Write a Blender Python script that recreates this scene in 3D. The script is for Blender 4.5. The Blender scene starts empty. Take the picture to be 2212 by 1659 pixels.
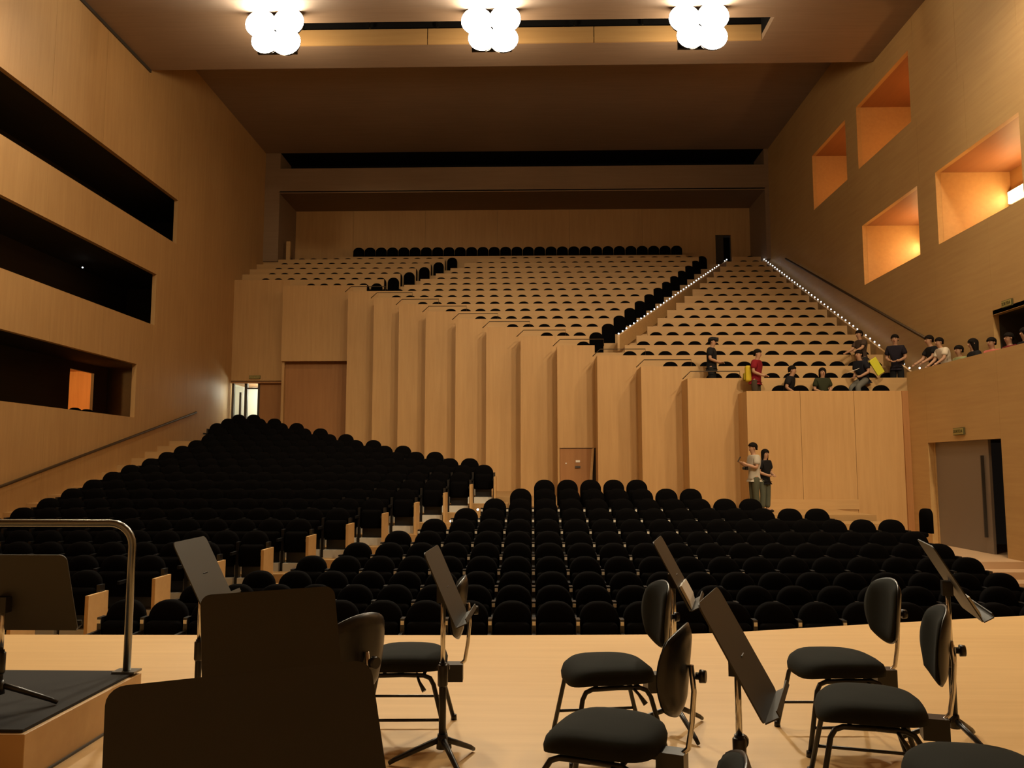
import bpy, bmesh, math, random
from mathutils import Vector, Matrix
random.seed(7)
R = math.radians
S = bpy.context.scene
COL = S.collection

# ------------------------------------------------------------------ camera, world, lights, exposure
cam_d = bpy.data.cameras.new('camera')
cam_d.sensor_width = 36.0
cam_d.lens = 36.0 * 1780.0 / 2212.0
cam_d.clip_end = 200
cam = bpy.data.objects.new('camera', cam_d)
COL.objects.link(cam)
cam.location = (0, 0, 1.5)
cam.rotation_euler = (R(90 + 5.7265), 0, R(1.377))
S.camera = cam

S.view_settings.view_transform = 'Standard'
S.view_settings.look = 'None'
S.view_settings.gamma = 1.0
S.view_settings.use_curve_mapping = False
S.view_settings.exposure = 0.1

w = bpy.data.worlds.new('world')
S.world = w
w.use_nodes = True
w.node_tree.nodes['Background'].inputs[0].default_value = (0.02, 0.014, 0.01, 1)
w.node_tree.nodes['Background'].inputs[1].default_value = 0.2

WARM = (1.0, 0.76, 0.47)
WHITE = (1.0, 0.86, 0.62)
ORANGE = (1.0, 0.50, 0.16)

def spot(name, loc, aim, power, col, angle=70, blend=0.6, size=0.3):
    l = bpy.data.lights.new(name, 'SPOT')
    l.energy = power; l.color = col; l.spot_size = R(angle); l.spot_blend = blend
    l.shadow_soft_size = size
    o = bpy.data.objects.new(name, l); COL.objects.link(o)
    o.location = loc
    d = Vector(aim) - Vector(loc)
    o.rotation_euler = d.to_track_quat('-Z', 'Y').to_euler()
    return o

def point(name, loc, power, col, size=0.15):
    l = bpy.data.lights.new(name, 'POINT')
    l.energy = power; l.color = col; l.shadow_soft_size = size
    o = bpy.data.objects.new(name, l); COL.objects.link(o); o.location = loc
    return o

# house lamps recessed in the ceiling above and in front of the stage (out of the frame)
HOUSE = [(-10.2, 15.0, 3000), (-4.0, 11.0, 1300), (3.0, 11.0, 1300), (9.0, 15.0, 3000)]
for hx, hy, hp in HOUSE:
    spot('house_lamp', (hx, hy, 14.3), (hx * 0.95, hy + 1.5, 0), hp, WARM, 140, 1.0, 0.35)
# work lamps over the stage, behind the camera, washing the balcony front
for hx, hp in ((-3.0, 6200), (4.5, 5600), (9.0, 7000)):
    spot('stage_lamp', (hx, 1.0, 14.2), (hx * 0.5 - 0.5 if hx > 0 else -8.0, 23 if hx > 0 else 31, 3.2 if hx > 0 else 4.5), hp, WARM, 52 if hx > 0 else 44, 0.85, 0.6)
# the three flood banks hanging at the ceiling slot
BANKS = [(-7.3, 'left'), (-1.12, 'middle'), (4.75, 'right')]
for bx, _ in BANKS:
    spot('flood_lamp', (bx, 22.0, 13.9), (bx * 0.25, 2.0, 0), 5000, WHITE, 75, 0.7, 0.4)
    point('flood_spill', (bx, 22.9, 13.55), 200, WARM, 0.25)

# ------------------------------------------------------------------ mesh helpers
class MB:
    def __init__(s):
        s.v = []; s.f = []; s.m = []; s.sm = []
    def add(s, vs, fs, mi=0, smooth=False):
        o = len(s.v)
        s.v += [tuple(p) for p in vs]
        for f in fs:
            s.f.append(tuple(i + o for i in f)); s.m.append(mi); s.sm.append(smooth)
        return s
    def box(s, x0, x1, y0, y1, z0, z1, mi=0):
        v = [(x0,y0,z0),(x1,y0,z0),(x1,y1,z0),(x0,y1,z0),(x0,y0,z1),(x1,y0,z1),(x1,y1,z1),(x0,y1,z1)]
        return s.add(v, [(0,3,2,1),(4,5,6,7),(0,1,5,4),(1,2,6,5),(2,3,7,6),(3,0,4,7)], mi)
    def tube(s, pts, r, n=8, mi=0, cap=True):
        pts = [Vector(p) for p in pts]
        rs = r if isinstance(r, (list, tuple)) else [r] * len(pts)
        vs = []; fs = []
        prev = None
        for i, p in enumerate(pts):
            a = pts[max(i-1, 0)]; b = pts[min(i+1, len(pts)-1)]
            t = (b - a).normalized()
            if prev is None:
                u = t.orthogonal().normalized()
            else:
                u = (prev - t * prev.dot(t))
                u = u.normalized() if u.length > 1e-6 else t.orthogonal().normalized()
            prev = u
            q = t.cross(u)
            for k in range(n):
                ang = 2 * math.pi * k / n
                vs.append(p + (u * math.cos(ang) + q * math.sin(ang)) * rs[i])
        for i in range(len(pts) - 1):
            for k in range(n):
                k2 = (k + 1) % n
                fs.append((i*n+k, i*n+k2, (i+1)*n+k2, (i+1)*n+k))
        s.add(vs, fs, mi, True)
        if cap:
            o = len(s.v) - len(vs)
            s.f.append(tuple(o + k for k in reversed(range(n)))); s.m.append(mi); s.sm.append(False)
            e = o + (len(pts)-1)*n
            s.f.append(tuple(e + k for k in range(n))); s.m.append(mi); s.sm.append(False)
        return s
    def prism(s, poly, y0, y1, axis='y', mi=0, smooth=False):
        # poly: list of 2D points; extruded along axis
        n = len(poly)
        def mk(p, t):
            if axis == 'y': return (p[0], t, p[1])
            if axis == 'x': return (t, p[0], p[1])
            return (p[0], p[1], t)
        vs = [mk(p, y0) for p in poly] + [mk(p, y1) for p in poly]
        o = len(s.v)
        s.v += vs
        def addf(f, sm): s.f.append(f); s.m.append(mi); s.sm.append(sm)
        addf(tuple(o + i for i in range(n)), False)
        addf(tuple(o + n + i for i in reversed(range(n))), False)
        for i in range(n):
            j = (i + 1) % n
            addf((o+j, o+i, o+n+i, o+n+j), smooth)
        return s
    def sphere(s, c, r, nu=12, nv=8, mi=0):
        rx, ry, rz = r if isinstance(r, (list, tuple)) else (r, r, r)
        vs = [(c[0], c[1], c[2] - rz)]
        for j in range(1, nv):
            ph = -math.pi/2 + math.pi * j / nv
            for i in range(nu):
                th = 2*math.pi*i/nu
                vs.append((c[0]+rx*math.cos(ph)*math.cos(th), c[1]+ry*math.cos(ph)*math.sin(th), c[2]+rz*math.sin(ph)))
        vs.append((c[0], c[1], c[2] + rz))
        fs = []
        for i in range(nu):
            fs.append((0, 1+(i+1) % nu, 1+i))
            for j in range(nv-2):
                a = 1+j*nu
                fs.append((a+i, a+(i+1) % nu, a+nu+(i+1) % nu, a+nu+i))
            a = 1+(nv-2)*nu
            fs.append((a+i, a+(i+1) % nu, len(vs)-1))
        return s.add(vs, fs, mi, True)
    def xform(s, M, start=0):
        s.v[start:] = [tuple(M @ Vector(p)) for p in s.v[start:]]
        return s
    def mesh(s, name, mats):
        me = bpy.data.meshes.new(name)
        me.from_pydata(s.v, [], s.f)
        for m in (mats if isinstance(mats, (list, tuple)) else [mats]):
            me.materials.append(m)
        me.polygons.foreach_set('material_index', s.m)
        me.polygons.foreach_set('use_smooth', s.sm)
        bm = bmesh.new(); bm.from_mesh(me)
        bmesh.ops.recalc_face_normals(bm, faces=bm.faces)
        bm.to_mesh(me); bm.free()
        me.update()
        return me
    def build(s, name, mats, parent=None, bevel=0.0, seg=2):
        me = s.mesh(name, mats)
        o = bpy.data.objects.new(name, me); COL.objects.link(o)
        if bevel:
            md = o.modifiers.new('bevel', 'BEVEL'); md.width = bevel; md.segments = seg
            md.limit_method = 'ANGLE'; md.angle_limit = R(40)
        if parent is not None: o.parent = parent
        return o

def empty(name, loc=(0,0,0), rz=0.0):
    o = bpy.data.objects.new(name, None); COL.objects.link(o)
    o.location = loc; o.rotation_euler = (0, 0, rz); o.empty_display_size = 0.1
    return o
def tag(o, label=None, cat=None, group=None, kind=None):
    if label: o['label'] = label
    if cat: o['category'] = cat
    if group: o['group'] = group
    if kind: o['kind'] = kind
    return o
def obj_from(me, name, parent=None, loc=(0,0,0), rz=0):
    o = bpy.data.objects.new(name, me); COL.objects.link(o)
    o.location = loc; o.rotation_euler = (0,0,rz)
    if parent is not None: o.parent = parent
    return o
def lerp(tab, x):
    if x <= tab[0][0]: return tab[0][1]
    for (a, b), (c, d) in zip(tab, tab[1:]):
        if x <= c: return b + (d - b) * (x - a) / (c - a)
    (a, b), (c, d) = tab[-2:]
    return d + (d - b) / (c - a) * (x - c)
ORD = ['zeroth','first','second','third','fourth','fifth','sixth','seventh','eighth','ninth','tenth','eleventh','twelfth','thirteenth','fourteenth','fifteenth','sixteenth','seventeenth','eighteenth','nineteenth','twentieth','twenty-first','twenty-second','twenty-third','twenty-fourth','twenty-fifth','twenty-sixth','twenty-seventh','twenty-eighth','twenty-ninth','thirtieth','thirty-first','thirty-second','thirty-third','thirty-fourth','thirty-fifth','thirty-sixth','thirty-seventh','thirty-eighth','thirty-ninth','fortieth']

# ------------------------------------------------------------------ materials
def mat(name, col, rough=0.6, metal=0.0, emit=None, strength=0.0, spec=0.5):
    m = bpy.data.materials.new(name); m.use_nodes = True
    b = m.node_tree.nodes['Principled BSDF']
    b.inputs['Base Color'].default_value = (*col, 1)
    b.inputs['Roughness'].default_value = rough
    b.inputs['Metallic'].default_value = metal
    b.inputs['Specular IOR Level'].default_value = spec
    if emit:
        b.inputs['Emission Color'].default_value = (*emit, 1)
        b.inputs['Emission Strength'].default_value = strength
    return m
def wood(name, c1, c2, scale=(1.0, 1.0, 6.0), rough=0.5, axis='z', bump=0.02, spec=0.35):
    m = mat(name, c1, rough, spec=spec)
    nt = m.node_tree; b = nt.nodes['Principled BSDF']
    tc = nt.nodes.new('ShaderNodeNewGeometry')
    mp = nt.nodes.new('ShaderNodeMapping'); mp.vector_type = 'POINT'
    mp.inputs['Scale'].default_value = {'z': (9, 9, .6), 'x': (.6, 9, 9), 'y': (9, .6, 9)}[axis]
    nz = nt.nodes.new('ShaderNodeTexNoise'); nz.inputs['Scale'].default_value = scale[0]
    nz.inputs['Detail'].default_value = 6; nz.inputs['Roughness'].default_value = .6
    nt.links.new(tc.outputs['Position'], mp.inputs['Vector'])
    nt.links.new(mp.outputs['Vector'], nz.inputs['Vector'])
    n2 = nt.nodes.new('ShaderNodeTexNoise'); n2.inputs['Scale'].default_value = .35; n2.inputs['Detail'].default_value = 2
    nt.links.new(tc.outputs['Position'], n2.inputs['Vector'])
    ad = nt.nodes.new('ShaderNodeMath'); ad.operation = 'ADD'
    m2 = nt.nodes.new('ShaderNodeMath'); m2.operation = 'MULTIPLY'; m2.inputs[1].default_value = .45
    nt.links.new(n2.outputs['Fac'], m2.inputs[0])
    m1 = nt.nodes.new('ShaderNodeMath'); m1.operation = 'MULTIPLY'; m1.inputs[1].default_value = .55
    nt.links.new(nz.outputs['Fac'], m1.inputs[0])
    nt.links.new(m1.outputs[0], ad.inputs[0]); nt.links.new(m2.outputs[0], ad.inputs[1])
    cr = nt.nodes.new('ShaderNodeValToRGB')
    cr.color_ramp.elements[0].position = .33; cr.color_ramp.elements[0].color = (*c2, 1)
    cr.color_ramp.elements[1].position = .67; cr.color_ramp.elements[1].color = (*c1, 1)
    nt.links.new(ad.outputs[0], cr.inputs['Fac'])
    nt.links.new(cr.outputs['Color'], b.inputs['Base Color'])
    if bump:
        bp = nt.nodes.new('ShaderNodeBump'); bp.inputs['Strength'].default_value = bump
        nt.links.new(nz.outputs['Fac'], bp.inputs['Height']); nt.links.new(bp.outputs['Normal'], b.inputs['Normal'])
    return m
def fabric(name, col, rough=0.9, scale=400, spec=0.15):
    m = mat(name, col, rough, spec=spec)
    nt = m.node_tree; b = nt.nodes['Principled BSDF']
    nz = nt.nodes.new('ShaderNodeTexNoise'); nz.inputs['Scale'].default_value = scale
    tc = nt.nodes.new('ShaderNodeTexCoord'); nt.links.new(tc.outputs['Object'], nz.inputs['Vector'])
    cr = nt.nodes.new('ShaderNodeValToRGB')
    cr.color_ramp.elements[0].color = (*[c*.75 for c in col], 1); cr.color_ramp.elements[1].color = (*[min(1, c*1.25) for c in col], 1)
    nt.links.new(nz.outputs['Fac'], cr.inputs['Fac']); nt.links.new(cr.outputs['Color'], b.inputs['Base Color'])
    bp = nt.nodes.new('ShaderNodeBump'); bp.inputs['Strength'].default_value = .15
    nt.links.new(nz.outputs['Fac'], bp.inputs['Height']); nt.links.new(bp.outputs['Normal'], b.inputs['Normal'])
    return m

M = {}
M['wall'] = wood('maple_wall_veneer', (.55,.345,.15), (.45,.27,.11), axis='z')
M['wallr'] = wood('maple_wall_veneer_lengthwise', (.55,.36,.15), (.46,.285,.115), axis='y')
M['board'] = wood('maple_row_board', (.56,.365,.165), (.48,.30,.13), axis='x')
M['floor'] = wood('stage_floor_wood', (.70,.47,.22), (.58,.37,.16), axis='x', rough=.38, spec=.4)
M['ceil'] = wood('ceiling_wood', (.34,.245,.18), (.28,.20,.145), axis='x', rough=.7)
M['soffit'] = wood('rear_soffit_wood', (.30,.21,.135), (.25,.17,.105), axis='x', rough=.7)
M['redwood'] = wood('reddish_veneer', (.40,.20,.075), (.32,.15,.055), axis='z')
M['terrace'] = wood('terrace_floor_wood', (.44,.28,.12), (.36,.22,.095), axis='x')
M['dark'] = mat('dark_void_shade', (.008,.008,.009), .9, spec=.1)  # near-black colour stands in for lack of light inside slots and doorways
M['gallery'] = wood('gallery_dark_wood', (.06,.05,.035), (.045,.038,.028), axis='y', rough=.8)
M['seat'] = fabric('black_seat_upholstery', (.0028,.0026,.0028), spec=.02)
M['cushion'] = fabric('black_chair_upholstery', (.014,.015,.012), spec=.12)
M['shell'] = mat('black_plastic_shell', (.012,.012,.013), .32, spec=.5)
M['blackmetal'] = mat('black_painted_tube', (.02,.02,.022), .35, .3)
M['chrome'] = mat('chrome_tube', (.75,.74,.72), .18, 1.0)
M['steel'] = mat('brushed_steel', (.24,.24,.23), .3, 1.0)
M['desk'] = mat('dark_grey_desk_metal', (.045,.043,.036), .5, .0, spec=.35)
M['grey'] = mat('light_grey_laminate', (.60,.60,.56), .5)
M['paleplate'] = mat('pale_number_plate', (.8,.78,.7), .4)
M['carpet'] = fabric('dark_podium_carpet', (.035,.035,.036), scale=250)
M['paper'] = mat('white_paper', (.82,.80,.74), .7)
M['lens'] = mat('floodlight_lens', (1,1,1), .3, emit=(1,.9,.7), strength=40)
M['led'] = mat('white_led', (1,1,1), .3, emit=(.85,.92,1), strength=6)
M['tube'] = mat('orange_glow_tube', (1,.8,.5), .3, emit=(1,.75,.35), strength=14)
M['corr'] = mat('corridor_white_paint', (.78,.78,.70), .7)
M['doorgrey'] = mat('grey_door_paint', (.21,.17,.135), .5)
M['frame'] = mat('dark_door_frame', (.05,.045,.04), .5)
M['green'] = mat('olive_sign_face', (.36,.31,.10), .5)
M['signtxt'] = mat('dark_sign_lettering', (.07,.06,.015), .6)
M['rail'] = mat('dark_bronze_rail', (.06,.035,.015), .5, .3)
M['pink'] = wood('step_pale_wood', (.62,.44,.28), (.52,.36,.22), axis='x')

# ------------------------------------------------------------------ structure: stage, stalls floor
def struct(o):
    o['kind'] = 'structure'; return o
XL, XR, XLOW = -12.5, 11.0, 10.0
stage_edge = [(-12.5, 7.45), (-5.0, 7.47), (-2.3, 7.51), (-0.2, 7.56), (1.2, 7.62), (1.75, 7.71), (2.3, 7.88), (3.1, 8.12), (5.0, 8.66), (7.0, 9.2), (10.0, 9.85)]
mb = MB(); mb.prism([(-12.5, -8.0)] + stage_edge + [(10.0, -8.0)], -1.2, 0.0, axis='z')
struct(mb.build('floor', M['floor']))

ZT = [(9.0, -.2), (10.2, -.14), (12, 0.0), (14.6, .37), (17.2, .83), (19, 1.2), (21.8, 1.75), (24.5, 2.33), (27.2, 3.0), (29, 3.4), (31, 3.9)]
SH = 0.95                                   # seat height above its terrace
def zf(d): return lerp(ZT, d) - SH
PITCH = .88
ROWS = [10.2 + PITCH * i for i in range(22)]

mb = MB(); mb.box(XL, XLOW, 7.0, ROWS[0] - .5, -1.3, zf(ROWS[0]))
struct(mb.build('floor', M['terrace']))
terr = empty('floor'); struct(terr)
def left_end(d):           # right edge (X) of the left stalls block in row d
    return min(-5.0 + .6 * (d - 14.0), -.74 - 1.16 * (d - 21.1))
for i, d in enumerate(ROWS):
    x1 = 8.0 if d < 19.4 else left_end(d) + .35
    MB().box(XL, x1, d - .5, d - .5 + PITCH, -1.4, zf(d)).build('terrace_step', M['terrace'], terr)
# aisle on the right: landing and steps at the door
for k in range(6):
    y1 = 17.2 - .55 * k
    MB().box(8.0, XLOW, (y1 if k == 0 else y1), (22.1 if k == 0 else y1 + .55), -1.4, -.42 - .14 * k).build('aisle_step', M['pink'], terr)
MB().box(8.0, XLOW, 9.0, 14.45, -1.4, -1.2).build('aisle_floor', M['pink'], terr)

# ------------------------------------------------------------------ balcony front: sawtooth wall of panels
N = 14
PX = [5.74, 4.35, 3.18, 1.98, .80, -.36, -1.53, -2.65, -3.82, -4.94, -6.06, -7.27, -10.15, XL]
PD = [22.1 + .9 * k for k in range(19)]
def ptop(k): return 3.51 + .447 * k
def zwalk(x):
    if x > 2: return .38
    if x > -1: return .38 + (2 - x) / 3 * .32
    return .70 + (-1 - x) * .206
bal = empty('wall_balcony_front'); struct(bal)
for k in range(N):
    x0 = PX[k]; x1 = XLOW if k == 0 else PX[k-1]
    d = PD[k]
    xm = (x0 + x1) / 2
    zb = zwalk(xm) - .6
    y0w = max(19.55, 21.1 + (-.74 - x0) / 1.16 + .4) if x0 < -.74 else 19.55
    if k < N - 1:
        MB().box(x0, x1 if k else 8.0, y0w, d + .2, zb - 1.5, zwalk(xm)).build('walkway', M['terrace'], terr)
    if k == 0:
        w3 = (x1 - x0) / 3
        for q in range(3):
            MB().box(x0 + q*w3 + .004, x0 + (q+1)*w3 - .004, d, d + .12, zb, ptop(k)).build('panel', M['wall'], bal)
        MB().box(x0, 8.6, d - .025, d + .01, zwalk(xm), zwalk(xm) + .26).build('skirting', M['board'], bal)
    elif k == 4:
        # this panel holds the low service door
        MB().box(x0, x1, d, d + .12, 2.08, ptop(k)).build('panel', M['wall'], bal)
        MB().box(x0, x0 + .06, d, d + .12, zb, 2.08).build('panel', M['wall'], bal)
    elif k == 12:
        MB().box(x0, x1, d, d + .12, 5.75, ptop(k)).build('panel', M['wall'], bal)
        MB().box(x0 - .0, x1 + .6, d + .35, d + .45, zb, 5.8).build('panel', M['redwood'], bal)  # lower board, set back, darker and redder than the panel above
    elif k == 13:
        MB().box(x0, x1, d, d + .12, 5.02, ptop(k)).build('panel', M['wall'], bal)
        MB().box(x0, x1, d, d + 2.0, 4.95, 5.05).build('lintel', M['redwood'], bal)
    else:
        MB().box(x0, x1, d, d + .12, zb, ptop(k)).build('panel', M['wall'], bal)
    if k < N - 1:        # return of the panel, running back to the next one
        MB().box(x0, x0 + .10, d + .12, PD[k+1] + .02, zb if k != 12 else 2.0, ptop(k)).build('return_panel', M['wall'], bal)
# door leaf in the service panel
dl = empty('door_2', (0, 0, 0)); struct(dl)
MB().prism([(.87, .35), (1.72, .35), (1.86, 2.06), (.87, 2.06)], 25.74, 25.80).build('door_leaf', M['redwood'], dl)
MB().prism([(1.72, .35), (1.80, .35), (1.94, 2.08), (1.86, 2.06)], 25.70, 25.80).build('door_edge', M['board'], dl)
MB().prism([(1.80, .35), (1.985, .35), (1.985, 2.08), (1.94, 2.08)], 25.84, 25.88).build('door_gap', M['frame'], dl)
MB().box(1.87, 1.885, 25.78, 25.84, .35, 1.7).build('door_bar', M['steel'], dl)
MB().box(1.36, 1.49, 25.72, 25.74, 1.63, 1.70).build('door_notice', M['paper'], dl)
MB().box(1.04, 1.08, 25.72, 25.74, 1.58, 1.62).build('door_plate', M['paper'], dl)
MB().box(1.34, 1.50, 25.69, 25.74, 1.46, 1.52).build('door_handle', M['frame'], dl)

# ------------------------------------------------------------------ balcony terraces and row boards
A_R = lambda d: -5.6 + .60 * (d - 33.8)      # right edge of the far-left block
B_R = lambda d: 2.62 + .54 * (d - 26.9)      # right edge of the middle block
AISLE = .95
bt = empty('floor_balcony'); struct(bt)
LASTK = 18
FB = .55
SEGS = {}
for k in range(LASTK + 1):
    d = PD[k]; fz = ptop(k) - FB
    xl = PX[k] if k < N else XL
    xr = XLOW if k == 0 else XR
    MB().box(xl + .1, xr, d + .1, d + (1.0 if k < LASTK else 2.4), fz - .6, fz).build('terrace', M['terrace'], bt)
    segs = []
    if k == LASTK:
        segs = [(-9.2, 7.3)]
    else:
        xend = 9.95 if k == 0 else 10.55
        a = A_R(d); b = B_R(d)
        cur = xl
        if a > xl + 1.0 and k >= 11:
            segs.append((xl, a)); cur = a + AISLE
        if b > cur + .8:
            segs.append((cur, b)); cur = b + AISLE
        elif k >= 5:
            cur = max(cur, b + AISLE)
        if xend - cur > .7:
            segs.append((cur, xend))
    SEGS[k] = segs
    for (s0, s1) in segs:
        if k == 0: continue
        q0 = max(s0, PX[k-1]) if k < N else s0
        if s1 - q0 < .2: continue
        e1_ = s1 - .58 if (k < LASTK and (s0, s1) != segs[-1]) else s1
        if e1_ - q0 < .2: continue
        MB().box(q0, e1_, d, d + .06, fz - .5, ptop(k) - (.1 if k == LASTK else 0)).build('row_board', M['board'], bt)
    # riser under the aisles
    if k >= 1:
        MB().box(xl if k >= N else PX[k-1], xr, d + .06, d + .12, fz - .6, fz).build('riser', M['board'], bt)
# stringer boards that carry the step lights
def stringer(a, b, name):
    a = Vector(a); b = Vector(b); m = MB()
    t = .035
    vs = [(a.x-t, a.y, a.z-.5), (a.x+t, a.y, a.z-.5), (b.x+t, b.y, b.z-.5), (b.x-t, b.y, b.z-.5),
          (a.x-t, a.y, a.z), (a.x+t, a.y, a.z), (b.x+t, b.y, b.z), (b.x-t, b.y, b.z)]
    m.add(vs, [(0,3,2,1),(4,5,6,7),(0,1,5,4),(1,2,6,5),(2,3,7,6),(3,0,4,7)])
    return m.build(name, M['board'], bt)
LED1 = ((2.83, 26.55, 5.80), (9.06, 37.7, 11.06))
LED2 = ((10.75, 22.9, 3.98), (10.75, 37.6, 11.04))
stringer((2.83, 26.62, 5.76), (9.06, 37.77, 11.02), 'stair_stringer')
stringer((10.75, 22.95, 3.94), (10.75, 37.67, 11.0), 'stair_stringer')

# ------------------------------------------------------------------ left wall with three gallery slots
wl = empty('wall_left'); struct(wl)
SL = [(9.30, 10.88, 28.1), (6.16, 7.88, 26.7), (3.04, 4.73, 25.6)]   # z0, z1, far end
def strip(parent, x0, x1, y0, y1, z0, z1, m, step=2.6, name='panel'):
    n = max(1, int(round((y1 - y0) / step)))
    for i in range(n):
        a = y0 + (y1 - y0) * i / n; b = y0 + (y1 - y0) * (i + 1) / n
        MB().box(x0, x1, a + .003, b - .003, z0, z1).build(name, m, parent)
WT = .14
strip(wl, XL - WT, XL, -8, 41, 10.88, 16.4, M['wall'])
strip(wl, XL - WT, XL, 28.1, 41, 9.30, 10.88, M['wall'])
strip(wl, XL - WT, XL, -8, 41, 7.88, 9.30, M['wall'])
strip(wl, XL - WT, XL, 26.7, 41, 6.16, 7.88, M['wall'])
strip(wl, XL - WT, XL, -8, 33.95, 4.73, 6.16, M['wall'])
strip(wl, XL - WT, XL, 25.6, 33.95, 3.04, 4.73, M['wall'])
strip(wl, XL - WT, XL, -8, 33.95, -1.4, 3.04, M['wall'])
# dark joint along the ceiling
MB().box(XL, XL + .05, -8, 25.6, 14.36, 14.46).build('ceiling_joint', M['frame'], wl)
# galleries behind the slots
gl = empty('wall_gallery'); struct(gl)
GX = -15.2
for (z0, z1, ye) in SL:
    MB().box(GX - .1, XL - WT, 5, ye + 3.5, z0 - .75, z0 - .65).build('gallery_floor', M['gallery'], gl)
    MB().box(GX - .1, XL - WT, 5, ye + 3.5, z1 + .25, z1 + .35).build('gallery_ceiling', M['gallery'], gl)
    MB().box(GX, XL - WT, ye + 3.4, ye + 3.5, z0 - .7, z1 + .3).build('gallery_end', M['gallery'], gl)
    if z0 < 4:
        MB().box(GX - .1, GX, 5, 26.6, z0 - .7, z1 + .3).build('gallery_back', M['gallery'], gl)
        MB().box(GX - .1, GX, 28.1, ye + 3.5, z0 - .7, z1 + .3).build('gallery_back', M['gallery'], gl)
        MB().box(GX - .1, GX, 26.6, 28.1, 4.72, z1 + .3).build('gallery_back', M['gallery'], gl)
        # lit lobby behind the opening
        MB().box(GX - 2.2, GX - 2.1, 25.5, 31, 2.3, 5.1).build('lobby_back', M['wall'], gl)
        MB().box(GX - 2.2, GX - .1, 29.9, 30.0, 2.3, 5.1).build('lobby_end', M['wall'], gl)
        MB().box(GX - 2.2, GX - .1, 25.4, 25.5, 2.3, 5.1).build('lobby_end', M['wall'], gl)
        MB().box(GX - 2.2, GX - .1, 25.5, 30, 2.2, 2.35).build('lobby_floor', M['wall'], gl)
        MB().box(GX - 2.2, GX - .1, 25.5, 30, 5.0, 5.1).build('lobby_ceiling', M['redwood'], gl)
    else:
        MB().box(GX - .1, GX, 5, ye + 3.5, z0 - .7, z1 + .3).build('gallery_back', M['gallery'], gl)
point('lobby_lamp', (GX - 1.2, 26.2, 4.5), 220, ORANGE, .1)

# ------------------------------------------------------------------ right wall: lower wall with door, upper wall with boxes
wr = empty('wall_right'); struct(wr)
DY0, DY1, DZ0, DZ1 = 17.85, 21.1, -.42, 2.10
strip(wr, XLOW, XLOW + .14, -8, DY0, -1.4, 4.0, M['wallr'])
strip(wr, XLOW, XLOW + .14, DY1, 22.1, -1.4, 4.0, M['wallr'])
strip(wr, XLOW, XLOW + .14, DY0, DY1, DZ1, 4.0, M['wallr'], 4)
MB().box(XLOW, XLOW + .14, DY0, DY1, -1.4, DZ0).build('door_sill', M['pink'], wr)
MB().box(XLOW + .14, XR + .2, -8, 22.1, 3.05, 3.2).build('side_gallery_floor', M['terrace'], wr)
MB().box(XR - .5, XR - .02, 17.4, 20.85, 3.2, 3.60).build('gallery_bench', M['terrace'], wr)
UD0, UD1 = 14.0, 19.66
WZ = (7.47, 9.47, 11.44, 13.6)
strip(wr, XR, XR + .14, UD1, 41, 3.0, WZ[0], M['wallr'])
strip(wr, XR, XR + .14, UD0, UD1, 5.09, WZ[0], M['wallr'])
strip(wr, XR, XR + .14, -8, UD0, 3.0, WZ[0], M['wallr'])
lo = [(18.17, 22.03), (23.1, 27.02)]; hi = [(23.25, 27.1), (28.1, 31.5)]
def band(z0, z1, holes):
    cur = -8
    for a, b in holes:
        strip(wr, XR, XR + .14, cur, a, z0, z1, M['wallr']); cur = b
    strip(wr, XR, XR + .14, cur, 41, z0, z1, M['wallr'])
band(WZ[0], WZ[1], lo); strip(wr, XR, XR + .14, -8, 41, WZ[1], WZ[2], M['wallr'])
band(WZ[2], WZ[3], hi); strip(wr, XR, XR + .14, -8, 41, WZ[3], 16.4, M['wallr'])
nwin = 0
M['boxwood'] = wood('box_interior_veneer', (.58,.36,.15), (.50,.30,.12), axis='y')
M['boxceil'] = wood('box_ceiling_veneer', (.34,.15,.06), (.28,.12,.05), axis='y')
for (z0, z1, holes) in ((WZ[0], WZ[1], lo), (WZ[2], WZ[3], hi)):
    for a, b in holes:
        nwin += 1
        bo = empty('window_%d' % nwin); struct(bo)
        MB().box(XR + .14, 13.1, b, b + .1, z0 - .9, z1).build('far_wall', M['boxwood'], bo)
        MB().box(XR + .14, 13.1, a - .1, a, z0 - .9, z1).build('near_wall', M['boxwood'], bo)
        MB().box(13.0, 13.1, a, b, z0 - .9, z1).build('back_wall', M['boxwood'], bo)
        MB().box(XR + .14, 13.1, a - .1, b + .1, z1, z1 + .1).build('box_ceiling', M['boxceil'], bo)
        MB().box(XR + .14, 13.1, a, b, z0 - .95, z0 - .85).build('box_floor', M['boxwood'], bo)
        MB().tube([(12.3, a + .02, z0 + .1), (12.3, b - .02, z0 + .1)], .03, 8).build('box_rail', M['rail'], bo)
for (a, b), z0, p in ((lo[0], WZ[0], 75), (lo[1], WZ[0], 75), (hi[0], WZ[2], 60), (hi[1], WZ[2], 50)):
    point('box_lamp', (12.6, b - 1.5 if z0 < 9 else b - 2.2, z0 + .95 if z0 < 9 else z0 + .2), p, ORANGE, .12)
lab = {0: 'glowing strip lamp on the back wall of the large lower right box', 1: 'thin glowing strip lamp in the small lower right box'}
for i, (y0, y1) in enumerate(((20.6, 21.95), (26.0, 26.95))):
    t = empty('wall_lamp', (12.95, (y0+y1)/2, 8.7))
    tag(t, lab[i], 'lamp')
    MB().box(-.06, .05, -(y1-y0)/2, (y1-y0)/2, -.2, .2).build('lamp_housing', M['steel'], t)
    MB().box(-.10, -.06, -(y1-y0)/2 + .03, (y1-y0)/2 - .03, -.16, .16).build('diffuser', M['tube'], t)
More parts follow.
